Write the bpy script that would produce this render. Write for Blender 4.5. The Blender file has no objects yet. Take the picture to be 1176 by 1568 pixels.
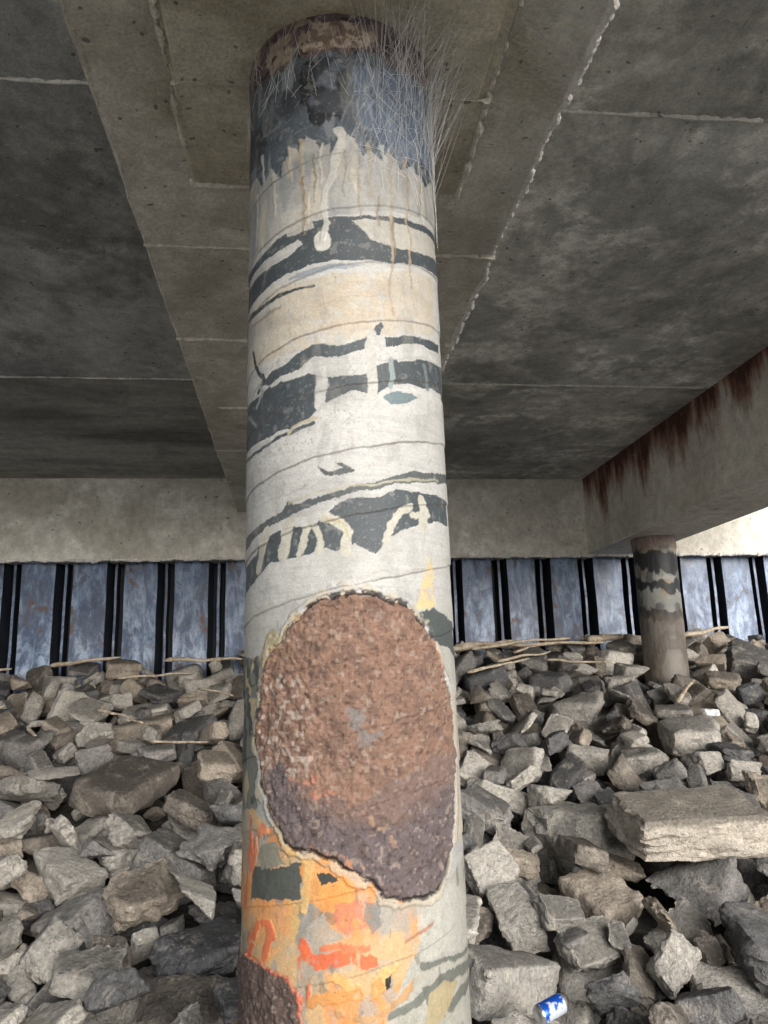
import bpy, bmesh, math, random, time
import numpy as np
from mathutils import Vector, Matrix, noise as mnoise
T0=time.time()
rng=np.random.RandomState(21); random.seed(7)
sc=bpy.context.scene
sc.view_settings.view_transform='Standard'; sc.view_settings.look='None'; sc.view_settings.exposure=0

# ------------------------------------------------------------ camera
CAM=np.array([0.,0.,1.5]); yaw,pit,rol=math.radians(6.6),math.radians(12.4),math.radians(1.6)
F=np.array([math.sin(yaw)*math.cos(pit),math.cos(yaw)*math.cos(pit),math.sin(pit)])
R0=np.array([math.cos(yaw),-math.sin(yaw),0.]); U0=np.cross(R0,F)
Uv=math.cos(rol)*U0+math.sin(rol)*R0; Rv=math.cos(rol)*R0-math.sin(rol)*U0
cam=bpy.data.cameras.new("Camera"); co=bpy.data.objects.new("Camera",cam); sc.collection.objects.link(co)
cam.sensor_fit='VERTICAL'; cam.sensor_height=36; cam.lens=27.05; cam.clip_end=2000; cam.clip_start=0.05
M=Matrix.Identity(4)
for i in range(3):
    M[i][0]=Rv[i]; M[i][1]=Uv[i]; M[i][2]=-F[i]; M[i][3]=CAM[i]
co.matrix_world=M; sc.camera=co

# ------------------------------------------------------------ light
S=Vector((0.34,-0.92,0.27)).normalized()
el=math.asin(S.z); az=math.atan2(S.x,S.y)
w=bpy.data.worlds.new("World"); sc.world=w; w.use_nodes=True
nt=w.node_tree; bg=nt.nodes["Background"]
sky=nt.nodes.new("ShaderNodeTexSky"); sky.sky_type='NISHITA'; sky.sun_disc=False
sky.sun_elevation=el; sky.sun_rotation=az; sky.dust_density=3; sky.air_density=1.0
hs=nt.nodes.new("ShaderNodeHueSaturation"); hs.inputs['Saturation'].default_value=0.55
nt.links.new(sky.outputs[0],hs.inputs['Color']); nt.links.new(hs.outputs[0],bg.inputs[0]); bg.inputs[1].default_value=0.15
sl=bpy.data.lights.new("sun","SUN"); sl.energy=5.0; sl.angle=math.radians(50); sl.color=(1,.985,.965)
so=bpy.data.objects.new("sun",sl); sc.collection.objects.link(so)
so.rotation_euler=S.to_track_quat('Z','Y').to_euler()

# ------------------------------------------------------------ helpers
def s2l(c):
    c=np.array(c,dtype=float)/255.
    return np.where(c<=.04045,c/12.92,((c+.055)/1.055)**2.4)
def C(*c): return tuple(s2l(c))+(1.,)
class NB:
    def __init__(s,name):
        s.m=bpy.data.materials.new(name); s.m.use_nodes=True; s.t=s.m.node_tree
        s.b=s.t.nodes["Principled BSDF"]; s.geo=s.t.nodes.new("ShaderNodeNewGeometry")
    def n(s,t): return s.t.nodes.new(t)
    def l(s,a,b): s.t.links.new(a,b)
    def pos(s,scale=(1,1,1),off=(0,0,0)):
        m=s.n("ShaderNodeMapping"); m.inputs['Scale'].default_value=scale; m.inputs['Location'].default_value=off
        s.l(s.geo.outputs['Position'],m.inputs[0]); return m.outputs[0]
    def noise(s,scale,detail=3,rough=.6,vec=None,dist=0.):
        x=s.n("ShaderNodeTexNoise"); x.inputs['Scale'].default_value=scale; x.inputs['Detail'].default_value=detail
        x.inputs['Roughness'].default_value=rough; x.inputs['Distortion'].default_value=dist
        s.l(vec if vec is not None else s.geo.outputs['Position'],x.inputs['Vector']); return x.outputs[0]
    def mr(s,v,a,b,c=0.,d=1.,smooth=False):
        x=s.n("ShaderNodeMapRange"); x.inputs[1].default_value=a; x.inputs[2].default_value=b
        x.inputs[3].default_value=c; x.inputs[4].default_value=d
        if smooth: x.interpolation_type='SMOOTHSTEP'
        s.l(v,x.inputs[0]); return x.outputs[0]
    def mix(s,f,a,b,mode='MIX'):
        x=s.n("ShaderNodeMix"); x.data_type='RGBA'; x.blend_type=mode
        for i,v in ((0,f),(6,a),(7,b)):
            if hasattr(v,'links') : s.l(v,x.inputs[i])
            else: x.inputs[i].default_value=v
        return x.outputs[2]
    def mul(s,col,v): return s.mix(1.,col,v,'MULTIPLY')
    def math(s,op,a,b=0.):
        x=s.n("ShaderNodeMath"); x.operation=op
        for i,v in ((0,a),(1,b)):
            if hasattr(v,'links'): s.l(v,x.inputs[i])
            else: x.inputs[i].default_value=v
        return x.outputs[0]
    def xyz(s):
        x=s.n("ShaderNodeSeparateXYZ"); s.l(s.geo.outputs['Position'],x.inputs[0]); return x.outputs
    def bump(s,h,strength,dist,prev=None):
        x=s.n("ShaderNodeBump"); x.inputs['Strength'].default_value=strength; x.inputs['Distance'].default_value=dist
        s.l(h,x.inputs['Height'])
        if prev is not None: s.l(prev,x.inputs['Normal'])
        return x.outputs[0]
    def fin(s,col,rough=.85,nrm=None,spec=.3):
        s.l(col,s.b.inputs['Base Color'])
        if hasattr(rough,'links'): s.l(rough,s.b.inputs['Roughness'])
        else: s.b.inputs['Roughness'].default_value=rough
        s.b.inputs['Specular IOR Level'].default_value=spec
        if nrm is not None: s.l(nrm,s.b.inputs['Normal'])
        return s.m

def concrete(name,dark,light,stretch=(1,1,1),patch=None,pth=(.55,.7),off=(0,0,0),grain=1.,ps=1.3,drip=None,stain=None):
    q=NB(name); v=q.pos(stretch,off)
    n1=q.noise(1.5,5,.62,v,.3)
    c=q.mix(q.mr(n1,.36,.64),dark,light)
    n2=q.noise(11,5,.72)
    if patch is not None:
        a=q.noise(ps,5,.68,q.pos((1,1,1),(off[0]+9,off[1],3)),.5)
        m=q.math('MULTIPLY',q.mr(a,pth[0],pth[1]),q.mr(n2,.35,.55,.3,1.))
        c=q.mix(m,c,patch)
    if stain is not None:
        a=q.noise(.9,5,.7,q.pos((1,1,1),(off[0]+19,off[1]+4,3)),.3)
        c=q.mix(q.mr(a,.48,.60,0,.8),c,stain)
    if drip is not None:
        d=q.noise(1.,5,.68,q.pos((3.4,3.4,.8),(off[0],3,1)))
        z=q.xyz()[2]
        zz=q.math('ADD',q.mr(z,drip[0],drip[1],-.24,.18),d)
        c=q.mix(q.mr(zz,.40,.56,0,.92),c,drip[2])
        c=q.mix(q.mr(zz,.56,.64,0,.85),c,C(74,46,40))
    c=q.mul(c,q.mr(n2,.3,.72,.74,1.18))
    n3=q.noise(95,2,.7); c=q.mul(c,q.mr(n3,.3,.7,1-.2*grain,1+.15*grain))
    sp=q.noise(28,1,.5); c=q.mix(q.mr(sp,.72,.75,0,.6),c,(.03,.03,.028,1)); c=q.mix(q.mr(sp,.27,.23,0,.45),c,(.6,.58,.52,1))
    nb=q.bump(n2,.45,.02); nb=q.bump(n3,.5,.006,nb)
    return q.fin(c,.88,nb)

def mesh_obj(name,verts,faces,mat=None,smooth=False,parent=None):
    me=bpy.data.meshes.new(name)
    me.from_pydata([tuple(v) for v in verts],[],[tuple(f) for f in faces]); me.update()
    o=bpy.data.objects.new(name,me); sc.collection.objects.link(o)
    if mat: me.materials.append(mat)
    if smooth: me.polygons.foreach_set('use_smooth',[True]*len(me.polygons))
    if parent: o.parent=parent
    return o
def box(name,a,b,mat,bev=.0,parent=None):
    bm=bmesh.new(); bmesh.ops.create_cube(bm,size=1)
    for v in bm.verts:
        v.co=Vector([a[i]+(v.co[i]+.5)*(b[i]-a[i]) for i in range(3)])
    if bev>0: bmesh.ops.bevel(bm,geom=bm.edges[:],offset=bev,segments=2,affect='EDGES',profile=.5)
    me=bpy.data.meshes.new(name); bm.to_mesh(me); bm.free(); me.materials.append(mat)
    o=bpy.data.objects.new(name,me); sc.collection.objects.link(o)
    if parent: o.parent=parent
    return o
def ridge(name,p0,p1,w,h,mat,parent,rag=.6,step=.012,wander=.006,gap=0.,f1=9,f2=40):
    """irregular bead of concrete/mortar squeezed out of a joint, hanging below p0-p1"""
    p0=np.array(p0,float);p1=np.array(p1,float);L=np.linalg.norm(p1-p0);n=max(4,int(L/step))
    d=(p1-p0)/L; side=np.cross(d,[0,0,1.]); V=[];Fc=[]
    seed=random.random()*50
    for i in range(n+1):
        t=i/n; c=p0+d*L*t
        a=mnoise.noise(Vector((t*L*f1,seed,0)));b=mnoise.noise(Vector((t*L*f2,seed,5)));e=mnoise.noise(Vector((t*L*4,seed,9)));g=mnoise.noise(Vector((t*L*75,seed,15)))
        k=max(.12,1+rag*(a*1.5+b+g*.6))
        if gap>0 and e>gap: k*=.12
        c=c+side*wander*(e*1.6+b*.8+g*.5)
        ww=w*k; hh=h*k
        V+= [c-side*ww+np.array([0,0,.004]), c-side*ww*.6-np.array([0,0,hh*.7]), c+side*ww*.2*(1+b)-np.array([0,0,hh]), c+side*ww*.8-np.array([0,0,hh*.5]), c+side*ww+np.array([0,0,.004])]
        if i<n:
            for j in range(4):
                k0=i*5+j; Fc.append((k0,k0+1,k0+6,k0+5))
    return mesh_obj(name,V,Fc,mat,False,parent)

# ------------------------------------------------------------ numpy value noise
TAB=np.random.RandomState(3).rand(512,512)
def vn(x,y,seed=0):
    x=x+seed*17.31; y=y+seed*9.77
    xi=np.floor(x).astype(int); yi=np.floor(y).astype(int); fx=x-xi; fy=y-yi
    fx=fx*fx*(3-2*fx); fy=fy*fy*(3-2*fy)
    a=TAB[xi%512,yi%512];b=TAB[(xi+1)%512,yi%512];c=TAB[xi%512,(yi+1)%512];d=TAB[(xi+1)%512,(yi+1)%512]
    return (a*(1-fx)+b*fx)*(1-fy)+(c*(1-fx)+d*fx)*fy
def fbm(x,y,o=4,seed=0,g=.5):
    t=0;A=1;s=0
    for i in range(o):
        t=t+A*vn(x*2**i,y*2**i,seed+i*3); s+=A; A*=g
    return t/s
def sst(a,b,x):
    t=np.clip((x-a)/(b-a),0,1); return t*t*(3-2*t)

# ------------------------------------------------------------ bridge deck
deck=bpy.data.objects.new("concrete_bridge_deck",None); sc.collection.objects.link(deck)
ZS,ZB=3.53,3.185; BX0,BX1=-.59,.805; YR=7.6; Y0=.25
XL,XR=-4.0,5.0
RX0,RX1,ZR=3.0,3.62,2.73
mBeam=concrete("concrete_beam",C(194,190,177),C(226,223,212),(1.2,1,1),patch=C(168,161,143),pth=(.52,.68))
mPad=concrete("concrete_soffit_pad",C(176,168,148),C(212,206,188),(1.2,1,1),patch=C(146,136,114),pth=(.5,.65),off=(3,3,3))
mL=concrete("concrete_slab_dark",C(142,144,144),C(194,196,194),(1.,.45,1),patch=C(226,226,222),pth=(.58,.7),off=(3,1,0),stain=C(120,121,119))  # left bays toned darker than the right, painting in their dimmer light
mLb=concrete("concrete_slab_shaded",C(120,120,116),C(178,178,171),(.35,1.2,1),patch=C(112,110,102),pth=(.5,.7),off=(7,4,0))  # rear left bay: shade deepening towards the back put into the colour
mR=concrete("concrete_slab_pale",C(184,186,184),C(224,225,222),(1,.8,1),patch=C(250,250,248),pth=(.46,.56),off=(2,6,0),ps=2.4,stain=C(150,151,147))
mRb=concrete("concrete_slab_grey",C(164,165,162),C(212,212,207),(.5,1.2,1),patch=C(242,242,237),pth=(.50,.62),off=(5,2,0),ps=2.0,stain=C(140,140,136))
mRear=concrete("concrete_rear_beam",C(216,214,206),C(242,241,234),(1,1,1.6),patch=C(248,247,242),pth=(.5,.62),off=(4,4,4),stain=C(196,192,180))
mSide=concrete("concrete_side_beam",C(204,199,189),C(230,227,217),(1,1,.6),drip=(2.90,3.56,C(140,98,82)),off=(1,1,8))
mSeam=concrete("joint_mortar",C(212,210,205),C(240,238,233))
mSeamB=concrete("beam_fin_concrete",C(194,188,174),C(234,230,220))
yb=[Y0,2.35,5.0,8.4]
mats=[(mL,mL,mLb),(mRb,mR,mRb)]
for k,(xa,xb) in enumerate(((XL,BX0+.02),(BX1-.02,RX0+.02))):
    for i in range(3):
        box("slab_panel",(xa,yb[i]+(.003 if i else 0),ZS),(xb,yb[i+1]-.003,ZS+.4),mats[k][i],0,deck)
box("slab_panel",(RX1-.02,Y0,ZS),(XR,8.4,ZS+.4),mRb,0,deck)
box("main_girder",(BX0,Y0,ZB),(BX1,YR+.02,ZS+.38),mBeam,.012,deck)
box("side_girder",(RX0,Y0,ZR),(RX1,YR+.02,ZS+.37),mSide,.015,deck)
box("rear_beam",(-11,YR,2.72),(11,YR+.62,ZS+.36),mRear,.012,deck)
cx,cy,CR=.125,1.876,.25
bc=(BX0+BX1)/2; hw=.455
box("girder_soffit_pad",(bc-hw,Y0+.01,ZB-.022),(bc+hw,2.36,ZB+.05),mPad,.006,deck)
box("girder_soffit_strip",(bc-hw*.97,Y0+.012,ZB-.036),(bc+hw*.93,cy+.02,ZB+.04),mPad,.006,deck)
for y,x0,x1,zz,hh in ((cy+.02,bc-hw,bc+hw,ZB-.036,.012),(2.36,bc-hw,bc+hw,ZB-.020,.014),(2.78,BX0,BX1,ZB,.014),(3.62,BX0,BX1,ZB,.014),(4.6,BX0,BX1,ZB,.012),(5.5,BX0,BX1,ZB,.012),(6.4,BX0,BX1,ZB,.012)):
    ridge("girder_seam",(x0,y,zz),(x1,y,zz),.006,hh*.7,mSeamB,deck,rag=.8,gap=.3)
for x,y0,y1,z in ((bc-hw,Y0,2.36,ZB-.018),(bc+hw,Y0,2.36,ZB-.018)):
    ridge("girder_seam",(x,y0,z),(x,y1,z),.009,.012,mSeamB,deck,rag=.9,gap=.35,step=.005,f2=25)
ridge("girder_edge_fin",(BX1-.006,Y0,ZB+.004),(BX1-.006,YR,ZB+.004),.014,.010,mSeam,deck,rag=.5,step=.005,wander=.012,f1=4,f2=22)
ridge("girder_edge_fin",(BX0+.008,Y0,ZB+.002),(BX0+.008,YR,ZB+.002),.006,.005,mSeamB,deck,rag=.8)
for y in (2.35,5.0):
    ridge("slab_seam",(XL,y,ZS),(BX0,y,ZS),.009,.008,mSeam,deck,rag=.6)
    ridge("slab_seam",(BX1,y,ZS),(RX0,y,ZS),.010,.009,mSeam,deck,rag=.6)
ridge("slab_seam",(1.47,Y0,ZS),(1.43,2.33,ZS),.005,.003,mRb,deck)
ridge("slab_seam",(2.36,2.37,ZS),(2.36,4.98,ZS),.006,.004,mR,deck)
ridge("rear_beam_seam",(-11,YR+.006,2.722),(11,YR+.006,2.722),.012,.018,mSeam,deck,rag=.6)
ridge("slab_wall_seam",(XL,YR-.005,ZS),(BX0,YR-.005,ZS),.006,.009,mSeamB,deck,rag=.8)
ridge("side_girder_seam",(RX0+.004,Y0,ZR+.002),(RX0+.004,YR,ZR+.002),.007,.008,mSeam,deck,rag=.6)
print("deck",time.time()-T0)

# ------------------------------------------------------------ painted column
def hit(px,py):
    """image pixel projected through the camera onto the column -> (arc length from the front line, height)"""
    d=F+(px-588)/1178.*Rv+(784-py)/1178.*Uv  # camera ray through the image pixel px, py
    ox,oy=CAM[0]-cx,CAM[1]-cy
    a=d[0]**2+d[1]**2;b=ox*d[0]+oy*d[1];c=ox*ox+oy*oy-CR*CR
    D=b*b-a*c
    if D>0: t=(-b-math.sqrt(D))/a; ex=0
    else: t=-b/a; ex=.35
    p=CAM+d*t; f0=math.atan2(CAM[0]-cx,-(CAM[1]-cy))
    ang=math.atan2(p[0]-cx,-(p[1]-cy))-f0
    ang+= math.copysign(ex,ang)
    return ang*CR, p[2]
PH0=math.atan2(CAM[0]-cx,-(CAM[1]-cy))
front=np.linspace(-1.75,1.75,430); back=np.linspace(1.75,2*math.pi-1.75,62)[1:-1]
phi=np.concatenate([front,back]); zs=np.concatenate([np.linspace(-.5,.78,40),np.linspace(.784,3.21,1160)])
PH,ZZ=np.meshgrid(phi,zs); PHs=np.where(PH>math.pi,PH-2*math.pi,PH); SS=PHs*CR
nx=.007*(fbm(SS*22,ZZ*22,3,1)-.5)*2+.0018*(fbm(SS*140,ZZ*140,2,2)-.5)*2
nz=.007*(fbm(SS*22,ZZ*22,3,5)-.5)*2+.0018*(fbm(SS*140,ZZ*140,2,6)-.5)*2
col=np.ones(PH.shape+(3,)); H=np.zeros(PH.shape); CRU=np.zeros(PH.shape)
g1=fbm(SS*6,ZZ*6,5,11); g2=fbm(SS*60,ZZ*60,4,12,.6); g3=fbm(SS*12,ZZ*260,3,13); g4=fbm(SS*200,ZZ*200,2,14)
def paint(m,c,a=1.,var=.12,h=None):
    cc=np.array(s2l(c)); m=(m*a)[...,None]; v=(1+var*2*(g2-.5)+var*1.2*(g4-.5))[...,None]
    col[:]=col*(1-m)+cc*v*m
    if h is not None: H[:]=H*(1-m[...,0])+h*m[...,0]
def poly(pts,warp=1.):
    P=np.array([hit(*p) for p in pts]); x=SS+nx*warp; y=ZZ+nz*warp
    ins=np.zeros(PH.shape,bool); n=len(P)
    for i in range(n):
        x0,y0=P[i];x1,y1=P[(i+1)%n]
        if y0==y1: continue
        c=((y0>y)!=(y1>y))&(x<(x1-x0)*(y-y0)/(y1-y0)+x0); ins^=c
    return ins.astype(float)
def stroke(pts,w,warp=1.,taper=0.,soft=.0015):
    P=np.array([hit(*p) for p in pts]); w=w*.00155
    m=np.zeros(PH.shape); mx=w+.012
    r0=np.searchsorted(zs,P[:,1].min()-mx);r1=np.searchsorted(zs,P[:,1].max()+mx)
    x=(SS+nx*warp)[r0:r1]; y=(ZZ+nz*warp)[r0:r1]; sub=m[r0:r1]
    n=len(P)-1
    for i in range(n):
        a=P[i];b=P[i+1];d=b-a;L=max(1e-9,(d**2).sum())
        t=np.clip(((x-a[0])*d[0]+(y-a[1])*d[1])/L,0,1)
        dist=np.hypot(x-a[0]-t*d[0],y-a[1]-t*d[1])
        ww=w*(1-taper*((i+t)/n))
        sub[:]=np.maximum(sub,1-sst(ww*.5-soft*.5,ww*.5+soft,dist))
    return m
WHT=(206,206,204);SLA=(78,86,92);CREAM=(205,195,177);BRN=(118,98,96)
col[:]=s2l(WHT)*(.86+.28*g1)[...,None]
col*= (1-.10*sst(.5,.75,g3)-.12*(g2-.5))[...,None]
paint(sst(.70,.78,g4)*sst(.45,.6,g1),(140,136,125),.5)
paint(sst(.56,.68,fbm(SS*9,ZZ*5,4,17))*.6,(174,174,168),.8)
bb=sst(.60,.62,fbm((SS+nx)*2.2,(ZZ+nz)*11,3,31)); away=sst(1.45,1.7,np.abs(PHs)); paint(bb*away,SLA,1.)
# cream zone
m=poly([(372,480),(440,430),(540,418),(662,425),(664,515),(560,518),(470,535),(400,560),(372,560)])
paint(m*sst(.35,.6,g1*.6+g2*.4),CREAM,.85)
paint(poly([(470,440),(600,430),(610,490),(540,510),(480,505)])*sst(.4,.55,g2),(198,182,160),.55)
# upper grey-white zone with a darker wash
m=poly([(372,150),(500,100),(665,150),(660,345),(520,330),(372,430)]); paint(m,(178,178,175),.75)
paint(m*sst(.5,.62,fbm(SS*18,ZZ*5,4,41)),(150,158,162),.7)
paint(m*sst(.56,.66,fbm(SS*30,ZZ*6,4,42)),(205,199,184),.7)
# head: slate then rusty crust at the top
edge=[(366,120),(372,90),(400,50),(500,5),(600,10),(665,80),(668,130)]
m=poly([(366,290),(395,275),(402,290),(415,262),(428,270),(440,232),(455,238),(470,205),(486,230),(500,214),(515,240),(530,206),(545,214),(555,240),(570,232),(585,248),(600,226),(615,262),(630,250),(645,280),(668,262)]+edge[::-1],2.4); paint(m,(88,98,108),1.,.25,-.0008)
mm=m*sst(.48,.62,fbm(SS*14,ZZ*7,4,51)); paint(mm,(56,62,70),.85)
paint(m*sst(.55,.66,fbm(SS*40,ZZ*10,4,52)),(142,150,158),.75)
paint(m*sst(.54,.64,fbm(SS*22,ZZ*6,4,57))*sst(2.80,2.5,ZZ),(176,180,180),.85)
paint(m*poly([(540,100),(600,110),(668,150),(668,250),(600,240),(545,180)]),(110,130,158),.5)
paint(poly([(366,250),(372,215),(400,190),(412,215),(400,250),(380,270)],2.),(50,58,66),.7)
m=poly([(458,104),(490,88),(526,92),(532,120),(530,160),(522,185),(508,178),(495,192),(478,186),(462,155)],2.4)
paint(m,(66,72,80),.9,.3,.003); paint(m*sst(.48,.64,fbm(SS*14,ZZ*9,3,53)),(30,33,38),.8); paint(m*sst(.58,.70,fbm(SS*20,ZZ*14,3,54)),(118,128,142),.7)
m=poly([(366,160),(384,150),(405,122),(432,112),(450,92),(480,88),(500,72),(530,84),(560,80),(600,102),(625,112),(668,150)]+edge[::-1],2.2)
paint(m,BRN,1.,.5); CRU=np.maximum(CRU,m*.7); paint(m*sst(.5,.56,fbm(SS*30,ZZ*30,4,61)),(100,86,92),.9,.3)
paint(m*sst(.60,.66,fbm(SS*22,ZZ*22,4,62)),(176,162,142),.8,.3); paint(m*sst(.64,.68,fbm(SS*35,ZZ*35,3,63)),(60,48,48),.9)
k=m*sst(.62,.66,fbm(SS*16,ZZ*16,4,64)); paint(k,(142,120,104),.7)
m=poly([(470,40),(520,30),(560,40),(560,75),(500,72),(470,80)],2.5); paint(m,(160,138,120),.6,.4); paint(m*sst(.5,.55,g2),(196,184,166),.8)
# band A
A=poly([(366,470),(380,425),(395,400),(415,375),(450,352),(490,337),(540,330),(600,333),(640,342),(672,352),(676,418),(630,405),(600,402),(530,400),(470,408),(430,424),(400,450),(366,500)])
paint(A,SLA,1.,.15,-.0012)
paint(poly([(372,440),(395,412),(425,385),(455,366),(462,372),(440,392),(410,412),(385,438)]),WHT)
paint(poly([(538,338),(560,334),(600,341),(640,352),(672,365),(672,392),(630,384),(600,378),(572,368)]),(196,194,186))
paint(stroke([(600,335),(602,388)],9),(140,124,100),.8)
paint(poly([(428,330),(470,320),(480,350),(440,362)]),(200,198,190),.8)
paint(poly([(470,425),(450,432),(440,428),(455,418),(500,408),(560,404),(520,414)]),(150,160,170),.9)
paint(stroke([(372,490),(395,462),(430,437),(470,424),(540,414),(600,412),(672,424)],5),WHT)
paint(stroke([(372,500),(400,472),(440,446),(480,436)],9,1.,.6),(58,66,70))
paint(stroke([(378,512),(400,490),(430,468)],4),(170,152,126),.8)
# white + beige drips
for pts,wd,c in (([(520,205),(516,240),(500,300),(498,350),(495,368)],13,(214,214,208)),([(519,200),(522,222)],18,(220,220,214)),
    ([(460,215),(464,300),(462,345)],7,(188,176,150)),([(466,270),(464,360)],4,(150,126,98)),([(472,300),(470,345)],5,(214,206,190)),([(440,230),(446,280)],5,(200,192,174)),
    ([(541,225),(538,260),(545,290)],8,(204,198,186)),([(565,225),(566,300)],8,(188,177,154)),([(597,235),(598,330),(600,400)],6,(190,178,156)),([(620,240),(624,330),(628,405),(630,440)],5,(180,162,136)),
    ([(600,400),(598,440),(602,480)],4,(178,162,140)),([(588,225),(590,262)],9,(198,204,206)),([(640,250),(644,330)],5,(172,154,130)),([(650,200),(652,270)],8,(150,160,170)),
    ([(418,270),(420,330)],6,(205,200,190)),([(395,300),(392,380)],5,(205,200,192)),([(490,220),(492,280)],5,(208,202,192)),([(578,300),(580,345)],4,(156,134,108)),([(402,238),(404,285)],7,(196,198,196)),([(530,230),(529,300)],4,(160,160,152)),([(550,240),(552,330)],4,(170,160,140)),([(482,240),(483,310)],4,(150,140,120))):
    m=stroke(pts,wd,1.6,.4); paint(m,c,.8,.12,.0012)
paint(stroke([(493,366),(495,372)],26),(214,214,208)); 
# band B
B=poly([(400,590),(415,570),(440,556),(465,536),(478,527),(520,528),(560,518),(583,492),(588,498),(580,516),(620,516),(672,528),(672,541),(620,528),(590,532),(560,535),(520,545),(480,548),(455,564),(430,578),(410,590)])
paint(B,SLA,1.,.15,-.001)
paint(poly([(568,515),(590,512),(592,535),(566,540)]),WHT)
paint(stroke([(388,540),(394,568),(404,580),(396,600)],8),(62,70,72)); paint(stroke([(372,500),(380,540)],5),(120,118,110),.7)
# band C
Cc=poly([(366,650),(378,628),(398,606),(415,588),(440,584),(472,570),(505,581),(560,573),(590,556),(620,548),(650,548),(676,560),(678,612),(650,604),(625,598),(575,602),(540,600),(515,608),(490,620),(480,634),(455,652),(420,664),(395,676),(366,700)])
paint(Cc,SLA,1.,.15,-.0012)
paint(stroke([(492,566),(494,590),(488,622)],15),WHT); paint(stroke([(480,640),(492,620)],10),WHT)
paint(stroke([(568,510),(571,560),(572,612)],15),(200,200,194))
paint(poly([(580,598),(605,588),(640,592),(676,606),(676,630),(640,636),(600,632)]),WHT)
paint(poly([(585,606),(610,600),(640,610),(625,618),(600,618)]),(118,136,142))
paint(stroke([(415,590),(440,578),(470,562)],6),WHT); paint(poly([(600,545),(645,536),(676,546),(676,556),(640,550),(610,556)]),WHT,.9)
paint(stroke([(598,552),(602,575),(600,592)],8),(150,165,166)); paint(stroke([(650,560),(656,596)],8),(120,132,134),.9)
paint(stroke([(385,612),(396,590),(402,600),(392,622)],5),(170,176,172),.9)
paint(stroke([(366,712),(400,688),(432,668),(478,648)],5),SLA); paint(stroke([(440,664),(452,650),(482,640)],5),(188,180,156))
paint(stroke([(370,660),(380,640),(392,650)],6),(150,155,150),.8)
paint(poly([(484,716),(505,722),(528,716),(512,708),(530,710),(545,720),(520,728),(498,728)]),(84,90,92))
D=poly([(366,842),(382,818),(402,803),(430,782),(438,766),(450,772),(490,762),(540,745),(600,730),(640,722),(684,720),(684,736),(640,738),(600,742),(560,750),(500,768),(450,786),(430,796),(400,818),(380,840),(366,858)])
paint(D,(92,98,100),1.,.15,-.001)
paint(stroke([(440,770),(500,752),(560,742),(620,735),(672,735)],3),(196,190,166),.7)
# band E
E=poly([(366,880),(380,862),(392,848),(400,830),(430,812),(470,808),(500,790),(525,768),(570,762),(605,750),(640,752),(684,770),(686,806),(660,802),(640,803),(610,815),(590,826),(575,850),(545,832),(520,842),(500,838),(470,850),(440,856),(415,862),(395,884),(380,905),(366,930)])
paint(E,SLA,1.,.15,-.0012)
for pts,wd in (([(396,870),(402,835),(408,815)],16),([(430,850),(438,825),(444,800)],18),([(460,850),(468,815),(476,802)],10),([(497,792),(515,798),(530,815),(533,845)],13),([(486,850),(490,825),(484,805)],8),
   ([(590,826),(598,802),(612,786),(632,778)],11),([(645,762),(650,785),(648,806)],14),([(632,790),(655,792)],8)):
    paint(stroke(pts,wd,1.4),(200,198,186))
paint(stroke([(500,795),(520,800),(532,820)],4),(192,178,134),.7)
# scuffs, pin holes and grime over everything painted so far
paint(sst(.82,.88,vn(SS*230,ZZ*230,130)),(170,172,170),.3)
paint(sst(.62,.72,fbm(SS*28,ZZ*9,4,131)),(150,150,146),.3)
paint(sst(.68,.74,fbm(SS*50,ZZ*50,3,132)),(190,190,184),.22)
col*=(1-.14*sst(.48,.7,fbm(SS*5,ZZ*16,4,133)))[...,None]
# helical wrap: overlapping turns of tape under the paint
hz=((ZZ+nz*.6)-SS*.20-2.0)/.150; fr=hz-np.floor(hz); tl=np.exp(-(np.minimum(fr,1-fr)*.15/.0020)**2)
helm=sst(2.85,2.7,ZZ)
H+=(.0028*(1-fr)-.0014)*helm; 
paint(tl*helm*(.5+.5*sst(.42,.6,fbm(SS*8,ZZ*8,3,19))),(108,104,98),.6,0)
for pts in ([(378,780),(400,770),(470,745)],[(430,720),(520,690),(640,680)],[(480,470),(600,455)],[(410,740),(440,700)],[(560,880),(680,872)]):
    paint(stroke(pts,1.2,2.),(130,128,120),.3)
# lower collar
paint(poly([(372,960),(400,925),(430,905),(470,880),(560,862),(684,850),(690,950),(630,930),(545,905),(470,925),(430,965),(372,1040)])*sst(.4,.6,g1),(196,196,186),.8)
ych=sst(.42,.58,fbm(SS*22,ZZ*22,4,71))
paint(poly([(430,960),(440,925),(470,905),(500,912),(470,940),(445,985)],2.)*ych,(226,198,140),.9)
paint(poly([(636,930),(645,890),(655,850),(662,880),(668,935)],1.6)*sst(.3,.5,g2),(228,200,140),.75)
paint(poly([(372,1010),(400,1005),(420,960),(432,975),(410,1020),(372,1035)],2.),(170,158,118),.8)
paint(poly([(366,940),(382,915),(400,925),(392,960),(380,1000),(366,1010)],2)*ych,(205,200,184),.8)
paint(poly([(640,935),(660,935),(692,955),(700,1040),(690,1060),(672,1010),(655,965)],1.6),(86,94,94))
paint(poly([(660,985),(685,990),(698,1030),(690,1060),(680,1020)],1.6),(196,196,188),.9)
Lm=poly([(366,1000),(385,1005),(405,1000),(420,1000),(398,1080),(392,1150),(396,1240),(366,1260)],1.5); paint(Lm,(120,122,114),.9)
paint(Lm*sst(.5,.56,fbm(SS*30,ZZ*16,4,72)),(70,78,78),.95); paint(Lm*sst(.58,.63,fbm(SS*26,ZZ*20,4,73)),(206,190,150),.9)
paint(poly([(690,1050),(700,1040),(712,1300),(690,1290),(698,1200)],1.),(206,202,190),.9); paint(stroke([(698,1060),(702,1180),(700,1290)],4),(186,136,98),.8)
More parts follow.
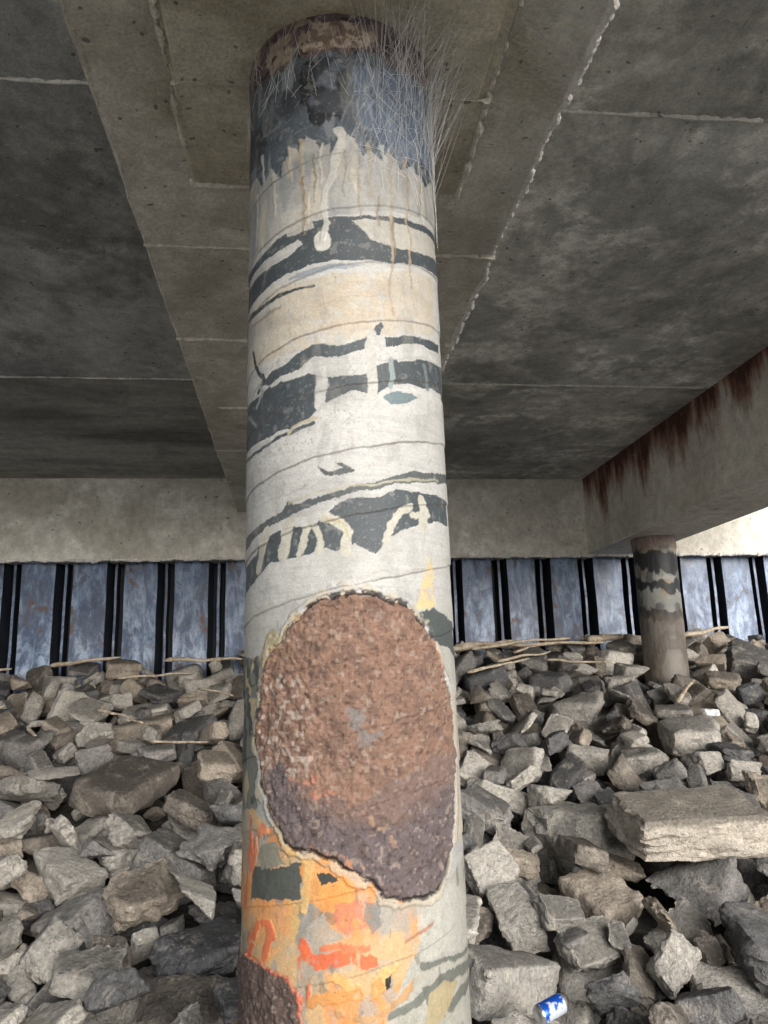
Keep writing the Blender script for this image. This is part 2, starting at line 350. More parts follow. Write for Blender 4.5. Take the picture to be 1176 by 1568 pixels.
# lower painted area
m=poly([(366,1255),(395,1240),(430,1285),(560,1345),(640,1380),(690,1340),(712,1290),(724,1400),(734,1600),(360,1600)],1.2); paint(m,(186,185,176),1.)
orz=poly([(366,1262),(390,1240),(420,1282),(470,1300),(540,1320),(580,1372),(650,1385),(645,1440),(620,1500),(600,1540),(590,1600),(360,1600),(366,1400)],2.)
paint(orz,(222,184,134),.9); paint(orz*sst(.44,.60,fbm(SS*12,ZZ*12,4,81)),(236,160,98),.9)
paint(orz*sst(.54,.62,fbm(SS*24,ZZ*10,4,82)),(172,168,158),.8)
paint(orz*sst(.58,.68,fbm(SS*11,ZZ*11,4,85)),(150,151,146),.75)
rr_=poly([(560,1380),(650,1385),(645,1440),(620,1500),(600,1540),(590,1600),(540,1600),(580,1480)],3.); paint(rr_*sst(.42,.56,fbm(SS*16,ZZ*16,4,86)),(178,174,164),.85)
paint(m*(1-orz)*sst(.54,.6,fbm(SS*20,ZZ*20,4,84)),(160,160,148),.5)
paint(m*sst(.64,.70,fbm(SS*34,ZZ*34,3,134)),(186,182,172),.4); paint(m*sst(.70,.74,fbm(SS*44,ZZ*26,3,135)),(96,98,94),.5)
paint(poly([(388,1322),(404,1334),(462,1322),(458,1376),(386,1378)],1.8),(90,94,90))
paint(poly([(392,1300),(420,1292),(440,1322),(400,1336)],1.5),(150,148,134)); paint(poly([(436,1380),(470,1372),(480,1330),(466,1310),(455,1420),(440,1440)],2.),(230,188,120),.75)
paint(poly([(470,1300),(510,1312),(545,1350),(540,1400),(500,1402),(470,1380),(455,1330)],2.),(242,168,90),.75)
paint(poly([(482,1335),(505,1336),(520,1348),(492,1354)],1.2),(66,68,66))
paint(poly([(376,1382),(450,1380),(440,1440),(420,1470),(380,1478)],2.)*sst(.30,.5,g2),(236,172,114),.8)
paint(poly([(515,1385),(560,1380),(566,1420),(520,1432)],2.2)*sst(.35,.5,g2),(214,128,106),.7); paint(poly([(556,1385),(580,1380),(584,1420),(566,1432)],1.8),(124,126,126),.7)
paint(poly([(470,1415),(500,1402),(520,1440),(500,1446),(466,1440)],2.),(186,178,166),.85)
for pts,wd,c in (([(388,1262),(384,1300),(380,1345),(378,1375)],11,(236,118,76)),([(402,1268),(392,1290),(386,1330)],8,(236,132,90)),([(392,1300),(396,1276),(410,1270)],8,(234,158,118)),
    ([(380,1440),(392,1420),(412,1416),(418,1436),(404,1470)],9,(234,124,84)),([(380,1470),(386,1450)],10,(230,112,78)),
    ([(462,1440),(470,1462),(500,1470),(545,1468),(572,1476)],17,(240,112,68)),([(462,1470),(468,1500),(462,1530)],13,(236,122,80)),([(500,1448),(560,1452)],8,(234,132,90)),([(520,1500),(560,1520),(600,1490)],12,(236,190,120)),
    ([(470,1540),(520,1530),(580,1510)],14,(228,160,94)),([(520,1560),(600,1545),(640,1500)],10,(200,158,110)),([(430,1290),(470,1322),(462,1400)],10,(232,194,132))):
    mk=stroke(pts,wd,2.2); mk*=sst(.22,.36,fbm(SS*70,ZZ*25,3,88)); paint(mk,c,.9,.15,.001)
for pts,wd in (([(650,1478),(672,1468),(722,1452)],11),([(676,1500),(700,1486),(728,1478)],14),([(690,1540),(710,1512),(730,1500)],14),([(600,1560),(640,1532),(676,1500)],9),([(655,1520),(668,1560)],14),([(652,1430),(660,1412)],5)):
    paint(stroke(pts,wd,1.6),(112,116,110),.9)
paint(poly([(590,1500),(600,1494),(598,1512),(592,1514)]),(40,42,40))
paint(poly([(655,1525),(680,1500),(700,1500),(690,1540),(668,1568),(650,1568)],1.5),(186,172,136),.9)
paint(poly([(640,1385),(680,1345),(722,1400),(722,1450),(660,1470),(640,1430)],1.5)*.9,(198,197,190),.85)
paint(stroke([(622,1440),(660,1415)],4),(180,126,92),.8)
# rusty/aggregate crust patches
def crust(pts,c0,c1,cut=None,warp=1.8):
    global CRU
    m=poly(pts,warp); paint(m,c0,1.,.25)
    if cut is not None:
        k=m*poly(cut,5.); paint(k,c1,.85,.28)
    paint(m*sst(.54,.64,fbm(SS*40,ZZ*40,3,91)),(106,88,82),.4,.2)
    paint(m*sst(.66,.74,vn(SS*170,ZZ*170,92)*.6+.4*vn(SS*80,ZZ*80,93)),(180,164,152),.5)
    paint(m*sst(.76,.84,vn(SS*150,ZZ*150,95)),(62,52,52),.5)
    CRU=np.maximum(CRU,m); return m
ov=[(545,904),(575,912),(600,925),(632,930),(648,958),(662,990),(676,1030),(688,1080),(694,1150),(693,1220),(690,1290),(682,1335),(664,1362),(630,1380),(590,1374),(560,1347),(520,1318),(480,1302),(438,1292),(412,1240),(400,1180),(394,1110),(400,1060),(418,1000),(440,962),(470,934),(490,920),(515,912)]
halo=stroke(ov+[ov[0]],24,3.,soft=.004); paint(halo*sst(.4,.6,fbm(SS*40,ZZ*40,3,120)),(202,192,172),.7); H+=halo*.0035
mo=crust(ov,(150,120,104),(106,100,105),[(380,1165),(440,1180),(480,1210),(530,1226),(590,1215),(630,1180),(700,1140),(720,1400),(380,1400)])
paint(mo*stroke([(475,1195),(520,1220),(600,1230),(680,1170)],34,5,soft=.03),(158,126,108),.4)
paint(mo*poly([(400,1060),(460,1030),(480,1120),(480,1200),(430,1180),(398,1160)],5.)*sst(.64,.70,vn(SS*95,ZZ*95,96)),(194,180,168),.7)
paint(mo*poly([(515,1080),(550,1075),(560,1120),(590,1110),(590,1160),(545,1150),(520,1100)],4.)*sst(.52,.58,g2),(132,132,132),.7)
paint(mo*stroke([(430,1185),(470,1205),(520,1222),(560,1240)],10,5)*sst(.56,.62,g2),(198,132,110),.6)
paint(mo*stroke([(455,1300),(540,1310),(560,1340)],20,5)*sst(.54,.58,g2),(204,146,110),.7)
paint(mo*stroke([(545,1240),(600,1265),(610,1300)],16,5)*sst(.54,.60,g2),(180,148,120),.6)
mb=crust([(360,1462),(385,1470),(410,1484),(440,1500),(458,1530),(466,1600),(360,1600)],(108,92,86),(92,86,92))
rim=stroke(ov+[ov[0]],7,2.); paint(rim*sst(.40,.48,g2+.04),(44,38,38),.9); H-=rim*.0045
paint(stroke([(394,1110),(400,1060),(418,1000),(440,962),(468,934)],6,2.6)*sst(.4,.5,g2),(214,188,150),.8)
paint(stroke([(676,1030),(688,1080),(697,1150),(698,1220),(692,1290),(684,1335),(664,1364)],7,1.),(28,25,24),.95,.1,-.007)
paint(stroke([(662,985),(676,1025)],5,1.),(186,130,106),.9)
paint(stroke([(404,1180),(412,1235),(432,1290)],5,1.),(206,184,148),.7); paint(stroke([(380,1462),(410,1484),(440,1500),(458,1530),(466,1590)],4,2.),(200,108,82),.7)
peb=1-np.abs(vn(SS*95,ZZ*95,101)*2-1)
H+=CRU*(.002+.0044*(fbm(SS*60,ZZ*60,3,102)-.5)*2+.0022*peb+.0014*(g4-.5)*2)
H+=(1-CRU)*(.0030*(fbm(SS*9,ZZ*9,3,103)-.5)+.0009*(g2-.5))
for i in range(190):
    x0=random.uniform(540,665);y0=random.uniform(60,250);a=random.uniform(-.6,.6)+math.pi/2;L=random.uniform(15,70)
    paint(stroke([(x0,y0),(x0+L*math.cos(a),y0+L*math.sin(a))],1.1,.8,soft=.001),(190,200,212),.32,0)
for i in range(60):
    x0=random.uniform(400,560);y0=random.uniform(60,220);a=random.uniform(0,3.1);L=random.uniform(10,40)
    paint(stroke([(x0,y0),(x0+L*math.cos(a),y0+L*math.sin(a))],1.1,.8,soft=.001),(170,176,180),.2,0)
col=np.clip(col*.66,.004,.85)
def column(name,cx,cy,Rr,ph0,phi,zs,H,col,cru,mat):
    nr,nc=H.shape; P,Z=np.meshgrid(phi,zs); a=P+ph0; rr=Rr+H
    V=np.stack([cx+rr*np.sin(a),cy-rr*np.cos(a),Z],-1).reshape(-1,3)
    i=np.arange(nr-1)[:,None]; j=np.arange(nc)[None,:]; j1=(j+1)%nc
    q=np.stack([i*nc+j,i*nc+j1,(i+1)*nc+j1,(i+1)*nc+j],-1).reshape(-1,4)
    me=bpy.data.meshes.new(name); me.vertices.add(len(V)); me.vertices.foreach_set('co',V.ravel())
    me.loops.add(q.size); me.loops.foreach_set('vertex_index',q.ravel().astype(np.int32))
    me.polygons.add(len(q)); me.polygons.foreach_set('loop_start',np.arange(0,q.size,4,dtype=np.int32))
    me.polygons.foreach_set('use_smooth',np.ones(len(q),bool)); me.update(calc_edges=True)
    ca=me.color_attributes.new("paint",'FLOAT_COLOR','POINT')
    ca.data.foreach_set('color',np.concatenate([col.reshape(-1,3),cru.reshape(-1,1)],1).astype(np.float32).ravel())
    me.materials.append(mat); o=bpy.data.objects.new(name,me); sc.collection.objects.link(o); return o
q=NB("painted_column_paint"); at=q.n("ShaderNodeVertexColor"); at.layer_name="paint"
f1=q.noise(260,3,.75); f2=q.noise(60,4,.7); c=q.mul(at.outputs[0],q.mr(f1,.3,.7,.84,1.14)); c=q.mul(c,q.mr(f2,.3,.7,.9,1.08))
sp=q.noise(150,1,.5); c=q.mix(q.mr(sp,.74,.78,0,.5),c,(.06,.055,.05,1))
hh=q.math('MULTIPLY',f1,q.mr(at.outputs[1],0,1,.3,1.1)); nb=q.bump(hh,.6,.004); nb=q.bump(f2,.25,.006,nb)
mCol=q.fin(c,q.mr(at.outputs[1],0,1,.55,.92),nb,.4)
column("painted_column",cx,cy,CR,PH0,phi,zs,H,col,CRU,mCol)
print("column",time.time()-T0)
# far painted column
c2x,c2y,r2=3.30,6.75,.19
ph2=np.linspace(0,2*math.pi,161)[:-1]; z2=np.linspace(.6,2.74,340); P2,Z2=np.meshgrid(ph2,z2)
ax=np.cos(P2)*1.2+5; ay=np.sin(P2)*1.2+5
col2=np.ones(P2.shape+(3,))*s2l((176,178,174))*(.6+.7*fbm(ax*6,Z2*6,4,3))[...,None]
def pm(m,c,a=1.): 
    global col2
    m=(m*a)[...,None]; col2=col2*(1-m)+s2l(c)*m*(.6+.7*fbm(ax*20,Z2*20,3,5))[...,None]
wz=Z2+.07*(fbm(ax*3,ay*3,3,61)-.5)+.035*np.cos(P2-.5)
pm(sst(.52,.60,fbm(ax*3,Z2*5,3,9)),(170,150,120),.75)
pm(sst(.54,.60,fbm(ax*4,Z2*7,3,19)),(100,102,104),.85)
for z0,z1 in ((2.42,2.60),(2.24,2.34),(1.98,2.08)):
    d=.16*(fbm(ax*4,Z2*9+ay*2,3,62)-.5); pm(sst(z0-.006,z0+.006,wz+d)*(1-sst(z1-.006,z1+.006,wz-d*.6)),(46,50,56),.95)
pm(sst(2.60,2.64,Z2+.08*(fbm(ax*4,ay*4,3,6)-.5)),(160,144,138),.9)
pm(1-sst(1.95,2.1,Z2+.4*(fbm(ax*3,Z2*2,3,16)-.5)),(128,116,106),.7)
cr2=sst(2.60,2.64,Z2); column("painted_column",c2x,c2y,r2,0,ph2,z2,.004*(fbm(ax*12,Z2*12,3,4)-.5)+cr2*.012*fbm(ax*30,Z2*30,2,9),np.clip(col2*.7,.01,.8),cr2,mCol)

# ------------------------------------------------------------ cobweb threads
V=[];Fc=[]
def thread(p,q_,sag=.01,r=.00035):
    p=np.array(p,float);q_=np.array(q_,float);n=5;b=len(V)
    d=q_-p; d/=max(1e-6,np.linalg.norm(d)); u=np.cross(d,[.3,.5,.81]); u/=np.linalg.norm(u); w_=np.cross(d,u)
    for i in range(n+1):
        t=i/n; c=p+(q_-p)*t; c[2]-=sag*4*t*(1-t)
        for k in range(3):
            a=2.094*k; V.append(c+r*(u*math.cos(a)+w_*math.sin(a)))
    for i in range(n):
        for k in range(3): Fc.append((b+i*3+k,b+i*3+(k+1)%3,b+i*3+3+(k+1)%3,b+i*3+3+k))
def onc(a,z,dr=.004): return (cx+(CR+dr)*math.sin(a+PH0),cy-(CR+dr)*math.cos(a+PH0),z)
zs_=ZB-.036
for i in range(170):
    a=random.uniform(.35,1.75); z=random.uniform(2.78,3.12); a2=a+random.gauss(0,.18); rr=random.uniform(.0,.14)
    q_=(cx+(CR+rr)*math.sin(a2+PH0),cy-(CR+rr)*math.cos(a2+PH0),zs_); 
    if q_[1]>cy+.01: q_=(q_[0],q_[1],ZB-.022)
    thread(onc(a,z),q_,random.uniform(0,.012))
for i in range(160):
    a=random.uniform(.3,1.7); z=random.uniform(2.72,3.1); thread(onc(a,z,.006),onc(a+random.gauss(0,.16),z+random.gauss(0,.07),.006),-.002)
for i in range(60):
    a=random.uniform(-1.6,.3); z=random.uniform(2.9,3.12); thread(onc(a,z,.006),onc(a+random.gauss(0,.12),min(3.14,z+random.uniform(.02,.09)),.01),-.001)
for i in range(420):
    y=random.uniform(.9,2.9); x=BX1-random.uniform(.0,.03); L=random.uniform(.04,.17); a=random.gauss(.0,.5)
    x2=x-L*math.cos(a); y2=y+L*math.sin(a); thread((x,y,ZB-.008),(x2,y2,ZB-.001),random.uniform(0,.008),.0003)
for i in range(90):
    y=random.uniform(1.2,2.3); x=bc+hw+random.uniform(-.02,.02); thread((x,y,ZB-.03),(x+random.uniform(-.1,.1),y+random.uniform(-.08,.08),ZB-.023 if x<bc+hw-.1 else ZB-.012),.004,.0003)
q=NB("cobweb_silk"); mWeb=q.fin(q.mix(q.noise(9),C(190,194,198),C(226,228,230)),.6)
mesh_obj("cobweb",V,Fc,mWeb,True)

# ------------------------------------------------------------ sheet pile wall
q=NB("weathered_blue_steel"); 
st=q.noise(1.,4,.65,q.pos((4,4,1.6))); st2=q.noise(1.,6,.72,q.pos((12,12,4.),(3,1,2)),.6); bl=q.noise(4.0,6,.7,q.pos((1,1,.7),(1,7,3)),.5); z=q.xyz()[2]
c=q.mix(q.mr(st,.35,.65),C(62,80,110),C(104,128,164))
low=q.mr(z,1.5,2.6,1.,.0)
c=q.mix(q.math('MULTIPLY',q.mr(q.math('ADD',st2,q.mr(st,.3,.7,-.12,.12)),.46,.62),q.mr(low,0,1,.3,.9)),c,C(178,196,220))  # whitish-blue reflection painted on, stronger towards the foot of the panels
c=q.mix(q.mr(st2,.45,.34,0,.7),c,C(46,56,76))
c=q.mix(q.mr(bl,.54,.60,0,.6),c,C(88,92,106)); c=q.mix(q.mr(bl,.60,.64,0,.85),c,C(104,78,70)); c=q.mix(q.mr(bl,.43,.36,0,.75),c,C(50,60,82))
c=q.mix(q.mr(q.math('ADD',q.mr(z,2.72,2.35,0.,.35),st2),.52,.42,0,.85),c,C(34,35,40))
fn=q.noise(70,2,.7); c=q.mul(c,q.mr(fn,.3,.7,.8,1.15)); nb=q.bump(bl,.4,.02); nb=q.bump(fn,.3,.005,nb)
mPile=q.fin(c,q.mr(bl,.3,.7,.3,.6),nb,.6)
q=NB("steel_recess_shade"); mPileD=q.fin(q.mix(q.noise(6),C(18,20,26),C(52,58,72)),.6)  # darker steel on the trough faces, painting in the recess shade
V=[];Fc=[];MI=[];x=-9.9;prof=[]
while x<9.9:
    wd=.31+random.uniform(-.03,.03)
    g=random.uniform(.8,1.2)
    # sloped flanks of each rolled trough, with the interlock rib in the valley
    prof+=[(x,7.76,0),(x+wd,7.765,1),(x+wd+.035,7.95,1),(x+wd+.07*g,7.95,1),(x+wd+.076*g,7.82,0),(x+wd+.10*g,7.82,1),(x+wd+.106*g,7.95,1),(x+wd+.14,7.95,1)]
    x+=wd+.17
nz_=14
for (a,b,_) in prof:
    for k in range(nz_+1):
        zz=.6+k*(2.8-.6)/nz_; V.append((a+.002*math.sin(k*1.7+a*9),b+.006*math.sin(a*7+k*.9),zz))
for i in range(len(prof)-1):
    for k in range(nz_):
        a=i*(nz_+1)+k; Fc.append((a,a+nz_+1,a+nz_+2,a+1)); MI.append(prof[i][2])
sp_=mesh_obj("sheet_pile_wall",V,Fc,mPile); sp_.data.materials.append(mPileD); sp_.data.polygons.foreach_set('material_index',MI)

# ------------------------------------------------------------ ground
def base(x,y):
    t=np.clip((y-2.5)/(7.4-2.5),0,1); zr=1.29+.10*np.clip((x+1)/3.,-1,1.4)
    return -.35+(zr+.35)*(t**.97)
q=NB("bank_soil_shade"); c=q.mix(q.mr(q.noise(4,5,.7),.35,.65),C(50,48,46),C(88,85,80)); mSoil=q.fin(c,.95,q.bump(q.noise(20,4,.7),.6,.05))  # bank under the rocks kept dark, standing in for shadow in the gaps
gx=np.linspace(-10,10,160); gy=np.linspace(-1,7.98,90); GX,GY=np.meshgrid(gx,gy)
GZ=base(GX,GY)+.03*(fbm(GX*3,GY*3,3,4)-.5); V=np.stack([GX,GY,GZ],-1).reshape(-1,3)
Fc=[(j*160+i,j*160+i+1,(j+1)*160+i+1,(j+1)*160+i) for j in range(89) for i in range(159)]
mesh_obj("riverbank_slope",V,Fc,mSoil,True)
q=NB("pale_gravel"); c=q.mix(q.mr(q.noise(2,5,.7),.35,.65),C(186,183,177),C(212,210,204)); mG=q.fin(c,.95,q.bump(q.noise(30,4,.7),.5,.04))
mesh_obj("ground",[(-600,-600,-.38),(600,-600,-.38),(600,600,-.38),(-600,600,-.38)],[(0,1,2,3)],mG)

# ------------------------------------------------------------ riprap rocks
def template(seed,vox,slab=False):
    r=random.Random(seed*3+1); bm=bmesh.new()
    fl=r.uniform(.42,.95); blocky=slab or r.random()<.35
    if slab: fl=.8
    j=.06 if slab else (.12 if blocky else .22)
    for sx in (-1,1):
        for sy in (-1,1):
            for sz in (-1,1):
                if not blocky and r.random()<.2: continue
                bm.verts.new((sx*(.5+r.uniform(-j,.04)),sy*(.38+r.uniform(-j,.05)),sz*.42*fl*(.85+(r.uniform(-j,.1) if sz>0 or slab else r.uniform(-.35,.2)))))
    for i in range(r.randint(0,2) if blocky else r.randint(2,5)):
        a=r.uniform(0,6.28); bm.verts.new((math.cos(a)*.54,math.sin(a)*.43,r.uniform(-.38,.38)*fl*(.5 if slab else 1)))
    h=bmesh.ops.convex_hull(bm,input=bm.verts[:]); 
    bmesh.ops.delete(bm,geom=[e for e in set(h['geom_interior']+h['geom_unused']) if isinstance(e,bmesh.types.BMVert) and e.is_valid],context='VERTS')
    me=bpy.data.meshes.new("t"); bm.to_mesh(me); bm.free(); o=bpy.data.objects.new("t",me); sc.collection.objects.link(o)
    md=o.modifiers.new("r",'REMESH'); md.mode='VOXEL'; md.voxel_size=vox
    dg=bpy.context.evaluated_depsgraph_get(); m2=bpy.data.meshes.new_from_object(o.evaluated_get(dg))
    n=len(m2.vertices); co_=np.empty(n*3); m2.vertices.foreach_get('co',co_); co_=co_.reshape(-1,3)
    nr=np.empty(n*3); m2.vertices.foreach_get('normal',nr); nr=nr.reshape(-1,3)
    off=Vector((seed*3.1,seed*1.7,0)); rough=.55 if slab else r.uniform(.45,1.25)
    d=np.empty(n)
    for i in range(n):
        p=Vector(co_[i]); q_=Vector((p.x,p.y,p.z*1.6))
        a=mnoise.fractal(q_*3.0+off,.9,2.1,4); b=abs(mnoise.noise(q_*5+off*2)); cc=mnoise.cell(q_*6+off)
        side=1-.8*abs(nr[i][2])**2
        d[i]=(a*.05-b*.065+.02+(cc-.5)*.015)*rough*(.25+side) + mnoise.noise(p*20+off)*.009
    co_=co_+nr*d[:,None]
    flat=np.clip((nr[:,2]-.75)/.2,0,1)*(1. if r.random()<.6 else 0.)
    qd=np.array([tuple(p.vertices) for p in m2.polygons if len(p.vertices)==4],dtype=np.int64)
    bpy.data.objects.remove(o); bpy.data.meshes.remove(me); bpy.data.meshes.remove(m2)
    return co_,qd,flat
NT=34
hi=[template(i+1,.046) for i in range(NT)]; lo=[template(i+1,.085) for i in range(NT)]
hi.append(template(99,.03,True)); lo.append(template(99,.08,True))
print("templates",time.time()-T0,len(hi[0][0]))
cell=.03; X0,X1,Y0g,Y1g=-5.0,6.2,1.6,7.74; nxg=int((X1-X0)/cell); nyg=int((Y1g-Y0g)/cell)
cxs=X0+(np.arange(nxg)+.5)*cell; cys=Y0g+(np.arange(nyg)+.5)*cell; CX,CY=np.meshgrid(cxs,cys,indexing='ij')
B0=base(CX,CY); HM=B0.copy()
HM[(CX-cx)**2+(CY-cy)**2<(CR+.01)**2]=9; HM[(CX-c2x)**2+(CY-c2y)**2<(r2+.01)**2]=9
pal=[(184,180,173),(166,163,157),(144,142,140),(112,112,113),(170,160,147),(200,196,188),(134,127,119),(96,97,100)]
VV=[];QQ=[];CC=[];nv=0;placed=0
sizes=[]
for i in range(3100):
    u=rng.rand(); sizes.append(.40+.18*rng.rand() if u<.14 else (.25+.16*rng.rand() if u<.60 else .12+.14*rng.rand()))
def rotm(ax,ay,az):
    return np.array((Matrix.Rotation(az,3,'Z')@Matrix.Rotation(ay,3,'Y')@Matrix.Rotation(ax,3,'X')))
SL=np.array(Matrix.Rotation(.26,3,'X'))
def place(s,cand=12,fixed=None,cap=.48):
    global nv,placed
    if fixed: k,Rm,scl,fx,fy,colr=fixed
    else:
        k=rng.randint(NT); tilt=.22 if s>.38 else .5
        Rm=SL@rotm(rng.normal(0,tilt),rng.normal(0,tilt),rng.uniform(0,6.28))
        scl=s*np.array([1,rng.uniform(.75,1.15),rng.uniform(.75,1.2)])
    co_l=(lo[k][0]*scl)@Rm.T
    ci=np.floor(co_l[:,0]/cell).astype(int); cj=np.floor(co_l[:,1]/cell).astype(int)
    im,jm=ci.min(),cj.min(); ni,nj=ci.max()-im+1,cj.max()-jm+1
    bot=np.full((ni,nj),9.);top=np.full((ni,nj),-9.)
    np.minimum.at(bot,(ci-im,cj-jm),co_l[:,2]); np.maximum.at(top,(ci-im,cj-jm),co_l[:,2])
    best=None
    for t in range(cand):
        if fixed: a=int((fx-X0)/cell)+im; b=int((fy-Y0g)/cell)+jm
        else: a=rng.randint(0,nxg-ni); b=rng.randint(0,nyg-nj)
        h=HM[a:a+ni,b:b+nj]; zt=np.max(np.where(bot<8,h-bot,-9))
        sc_=zt+co_l[:,2].max()*.5-B0[a+ni//2,b+nj//2]
        if best is None or sc_<best[0]: best=(sc_,a,b,zt)
    sc_,a,b,zt=best
    if (not fixed) and (sc_>cap or zt>5): return
    zt-=.015
    px=X0+(a-im)*cell; py=Y0g+(b-jm)*cell
    h=HM[a:a+ni,b:b+nj]; np.maximum(h,np.where(top>-8,top+zt,-9),out=h)
    T=hi if (fixed or (py<5.0 and s>.2)) else lo
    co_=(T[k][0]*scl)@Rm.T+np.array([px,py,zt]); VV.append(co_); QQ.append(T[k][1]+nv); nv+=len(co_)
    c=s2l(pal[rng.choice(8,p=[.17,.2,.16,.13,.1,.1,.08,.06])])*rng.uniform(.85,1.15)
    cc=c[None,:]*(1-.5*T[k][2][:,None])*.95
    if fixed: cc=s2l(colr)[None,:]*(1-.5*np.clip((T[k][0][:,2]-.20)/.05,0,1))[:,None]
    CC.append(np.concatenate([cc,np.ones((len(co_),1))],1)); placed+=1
m_=None
for i,s in enumerate(sizes):
    if i==1350:  # the big flat broken slab on the right
        place(.75,1,(NT,SL@rotm(-.02,.03,.10),np.array([.70,.56,.36]),2.0,4.05,(196,188,176)))
        HM2=HM.copy(); m_=(np.abs(CX-2.0)<.40)&(np.abs(CY-4.05)<.26); HM[m_]=np.maximum(HM[m_],B0[m_]+1.5)
    place(s)
HM[m_]=HM2[m_]
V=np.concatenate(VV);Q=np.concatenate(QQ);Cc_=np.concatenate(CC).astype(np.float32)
me=bpy.data.meshes.new("riprap_rocks"); me.vertices.add(len(V)); me.vertices.foreach_set('co',V.ravel())
me.loops.add(Q.size); me.loops.foreach_set('vertex_index',Q.ravel().astype(np.int32)); me.polygons.add(len(Q))
me.polygons.foreach_set('loop_start',np.arange(0,Q.size,4,dtype=np.int32)); me.polygons.foreach_set('use_smooth',np.ones(len(Q),bool)); me.update(calc_edges=True)
me.set_sharp_from_angle(angle=math.radians(30))
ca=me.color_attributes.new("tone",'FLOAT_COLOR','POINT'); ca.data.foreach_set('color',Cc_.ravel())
q=NB("broken_rock"); at=q.n("ShaderNodeVertexColor"); at.layer_name="tone"
a=q.noise(8,5,.72,None,.4); b=q.noise(55,4,.75)
c=q.mul(at.outputs[0],q.mr(a,.3,.7,.72,1.22)); c=q.mul(c,q.mr(b,.3,.7,.60,1.32))
c=q.mix(q.mr(a,.56,.66,0,.35),c,C(196,187,174))
c=q.mix(q.mr(b,.64,.70,0,.5),c,C(220,214,204)); c=q.mix(q.mr(b,.37,.30,0,.65),c,C(46,45,46))
nb=q.bump(a,.45,.04); nb=q.bump(b,1.,.020,nb)
mRock=q.fin(c,.85,nb,.3); me.materials.append(mRock); o=bpy.data.objects.new("riprap_rocks",me); sc.collection.objects.link(o)
print("rocks",placed,len(V),time.time()-T0)

# ------------------------------------------------------------ driftwood, litter
def Hat(x,y,r=.06):
    i=int((x-X0)/cell);j=int((y-Y0g)/cell);k=max(1,int(r/cell)); return float(np.max(np.where(HM[i-k:i+k+1,j-k:j+k+1]<8,HM[i-k:i+k+1,j-k:j+k+1],-9)))
q=NB("driftwood"); gr=q.noise(14,4,.7,None,1.5); c=q.mix(q.mr(gr,.35,.65),C(150,134,114),C(212,200,182)); c=q.mul(c,q.mr(q.noise(80,2,.7),.3,.7,.75,1.15)); mW=q.fin(c,.85,q.bump(gr,.6,.01))
def stick(x0,y0,x1,y1,r,lift=0.,flat=.7):
    n=16; z0,z1=Hat(x0,y0)+r*.5+lift,Hat(x1,y1)+r*.5; V=[];Fc=[];sd=random.random()*99; ns=9
    p0=Vector((x0,y0,z0));p1=Vector((x1,y1,z1)); mid=(p0+p1)/2; hm=Hat(mid.x,mid.y)+r*.3
    ex=max(0,hm-mid.z)
    d=(p1-p0).normalized(); s1=d.cross(Vector((0,0,1))).normalized(); s2_=s1.cross(d)
    L=(p1-p0).length
    for i in range(n+1):
        t=i/n; c=p0.lerp(p1,t)+Vector((0,0,ex)); c+=s1*L*.05*mnoise.noise(Vector((t*3,sd,0)))+s2_*L*.03*mnoise.noise(Vector((t*3,sd,7)))
        rr=r*(1-.45*t)*(1+.35*mnoise.noise(Vector((t*8,sd,3)))); 
        if i in(0,n): rr*=.55
        for j in range(ns):
            a=2*math.pi*j/ns; k=1+.2*mnoise.noise(Vector((math.cos(a)*2,math.sin(a)*2,sd+t*2)))
            V.append(c+s1*rr*k*math.cos(a)+s2_*rr*k*flat*math.sin(a))
    for i in range(n):
        for j in range(ns): Fc.append((i*ns+j,i*ns+(j+1)%ns,(i+1)*ns+(j+1)%ns,(i+1)*ns+j))
    Fc.append(tuple(range(ns))[::-1]); Fc.append(tuple(n*ns+j for j in range(ns)))
    mesh_obj("driftwood",V,Fc,mW,True)
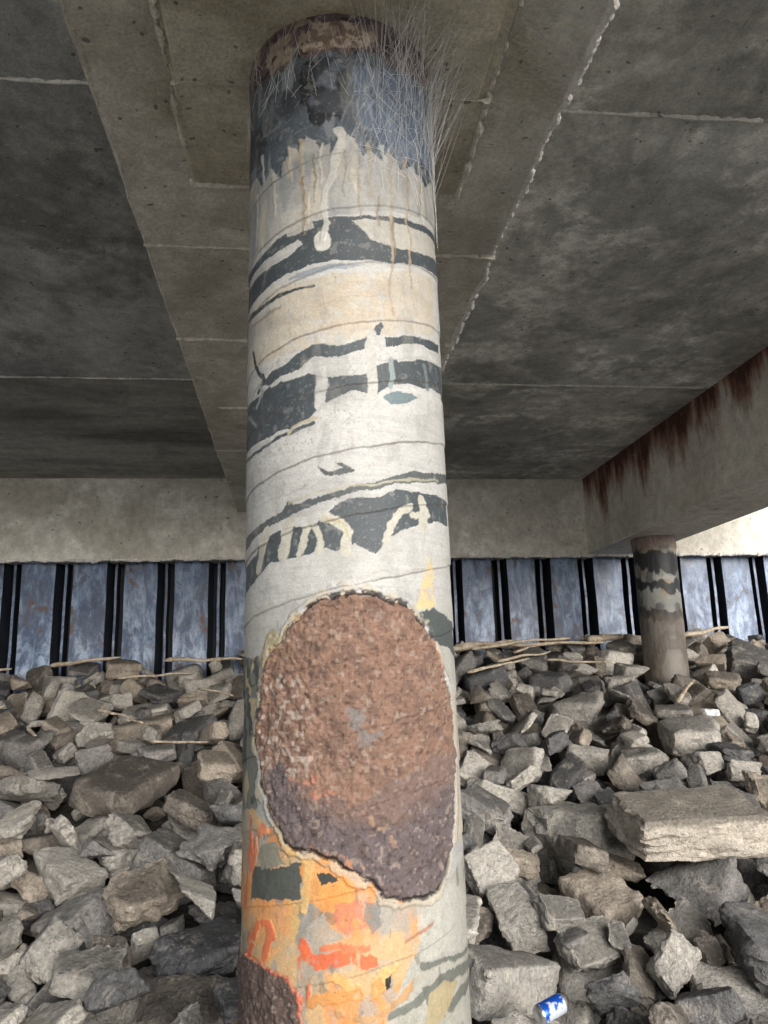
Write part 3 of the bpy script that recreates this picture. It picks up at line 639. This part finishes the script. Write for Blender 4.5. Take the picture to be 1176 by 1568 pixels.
for a in ((1.5,7.35,2.9,7.1,.03),(2.75,7.2,3.1,7.15,.065),(1.55,6.9,2.6,7.3,.025),(1.3,7.3,2.1,7.4,.045),(2.2,6.8,2.7,6.5,.02),(2.85,5.7,3.15,6.0,.02),(1.4,6.4,2.0,6.6,.02),
  (-3.2,7.3,-2.5,7.2,.025),(-2.9,6.8,-2.45,6.75,.018),(-1.5,6.2,-1.1,5.9,.016),(3.7,7.2,4.3,7.35,.035),(1.75,6.75,2.3,6.95,.02),(.86,3.05,.95,3.03,.01),(2.0,7.1,2.6,7.4,.022),
  (-2.2,7.3,-1.6,7.35,.03),(-1.2,7.3,-.5,7.25,.03),(-1.5,6.8,-.9,6.9,.018),(-1.9,5.9,-1.75,5.6,.016),(-1.0,5.6,-.6,5.5,.016),(-2.6,6.2,-2.2,6.3,.016),(-.8,6.5,-.5,6.3,.016)):
    stick(*a)
def lathe(name,prof,mats,midx,loc,rot,ns=40,dent=0):
    V=[];Fc=[];MI=[]
    for i,(r,z) in enumerate(prof):
        for j in range(ns):
            a=2*math.pi*j/ns; rr=r*(1-dent*max(0,math.cos(a-1))*math.exp(-((z-.06)/.03)**2)); V.append((rr*math.cos(a),rr*math.sin(a),z))
    for i in range(len(prof)-1):
        for j in range(ns): Fc.append((i*ns+j,i*ns+(j+1)%ns,(i+1)*ns+(j+1)%ns,(i+1)*ns+j)); MI.append(midx[i])
    o=mesh_obj(name,V,Fc,None,True)
    for m in mats: o.data.materials.append(m)
    o.data.polygons.foreach_set('material_index',MI); o.location=loc; o.rotation_euler=rot; return o
q=NB("can_blue"); mB=q.fin(q.mix(q.mr(q.noise(18,3,.5),.5,.54),C(24,84,190),C(210,220,235)),.3,None,.6); q.b.inputs['Metallic'].default_value=.4
q=NB("can_metal"); mMt=q.fin(q.mix(q.noise(40),C(170,172,175),C(205,206,210)),.3,None,.6); q.b.inputs['Metallic'].default_value=.9
xx,yy=.87,2.90
zc=Hat(xx,yy); print("can z",zc)
lathe("drink_can",[(.0,.006),(.02,.004),(.024,0),(.027,.002),(.033,.012),(.033,.03),(.033,.06),(.033,.085),(.033,.108),(.028,.118),(.027,.122),(.025,.120),(.024,.117),(0,.117)],[mMt,mB],[0,0,0,0,1,1,1,1,0,0,0,0,0],(xx-.05,yy,zc+.03),(0,math.radians(80),.4),dent=.25)
q=NB("white_foam"); mF=q.fin(q.mix(q.noise(30),C(205,208,210),C(236,238,238)),.7)
xx,yy=3.05,5.6; t=lo[4]
mesh_obj("foam_block",t[0]*.13+np.array([xx,yy,Hat(xx,yy)+.03]),t[1].tolist(),mF,False)
print("done",time.time()-T0)
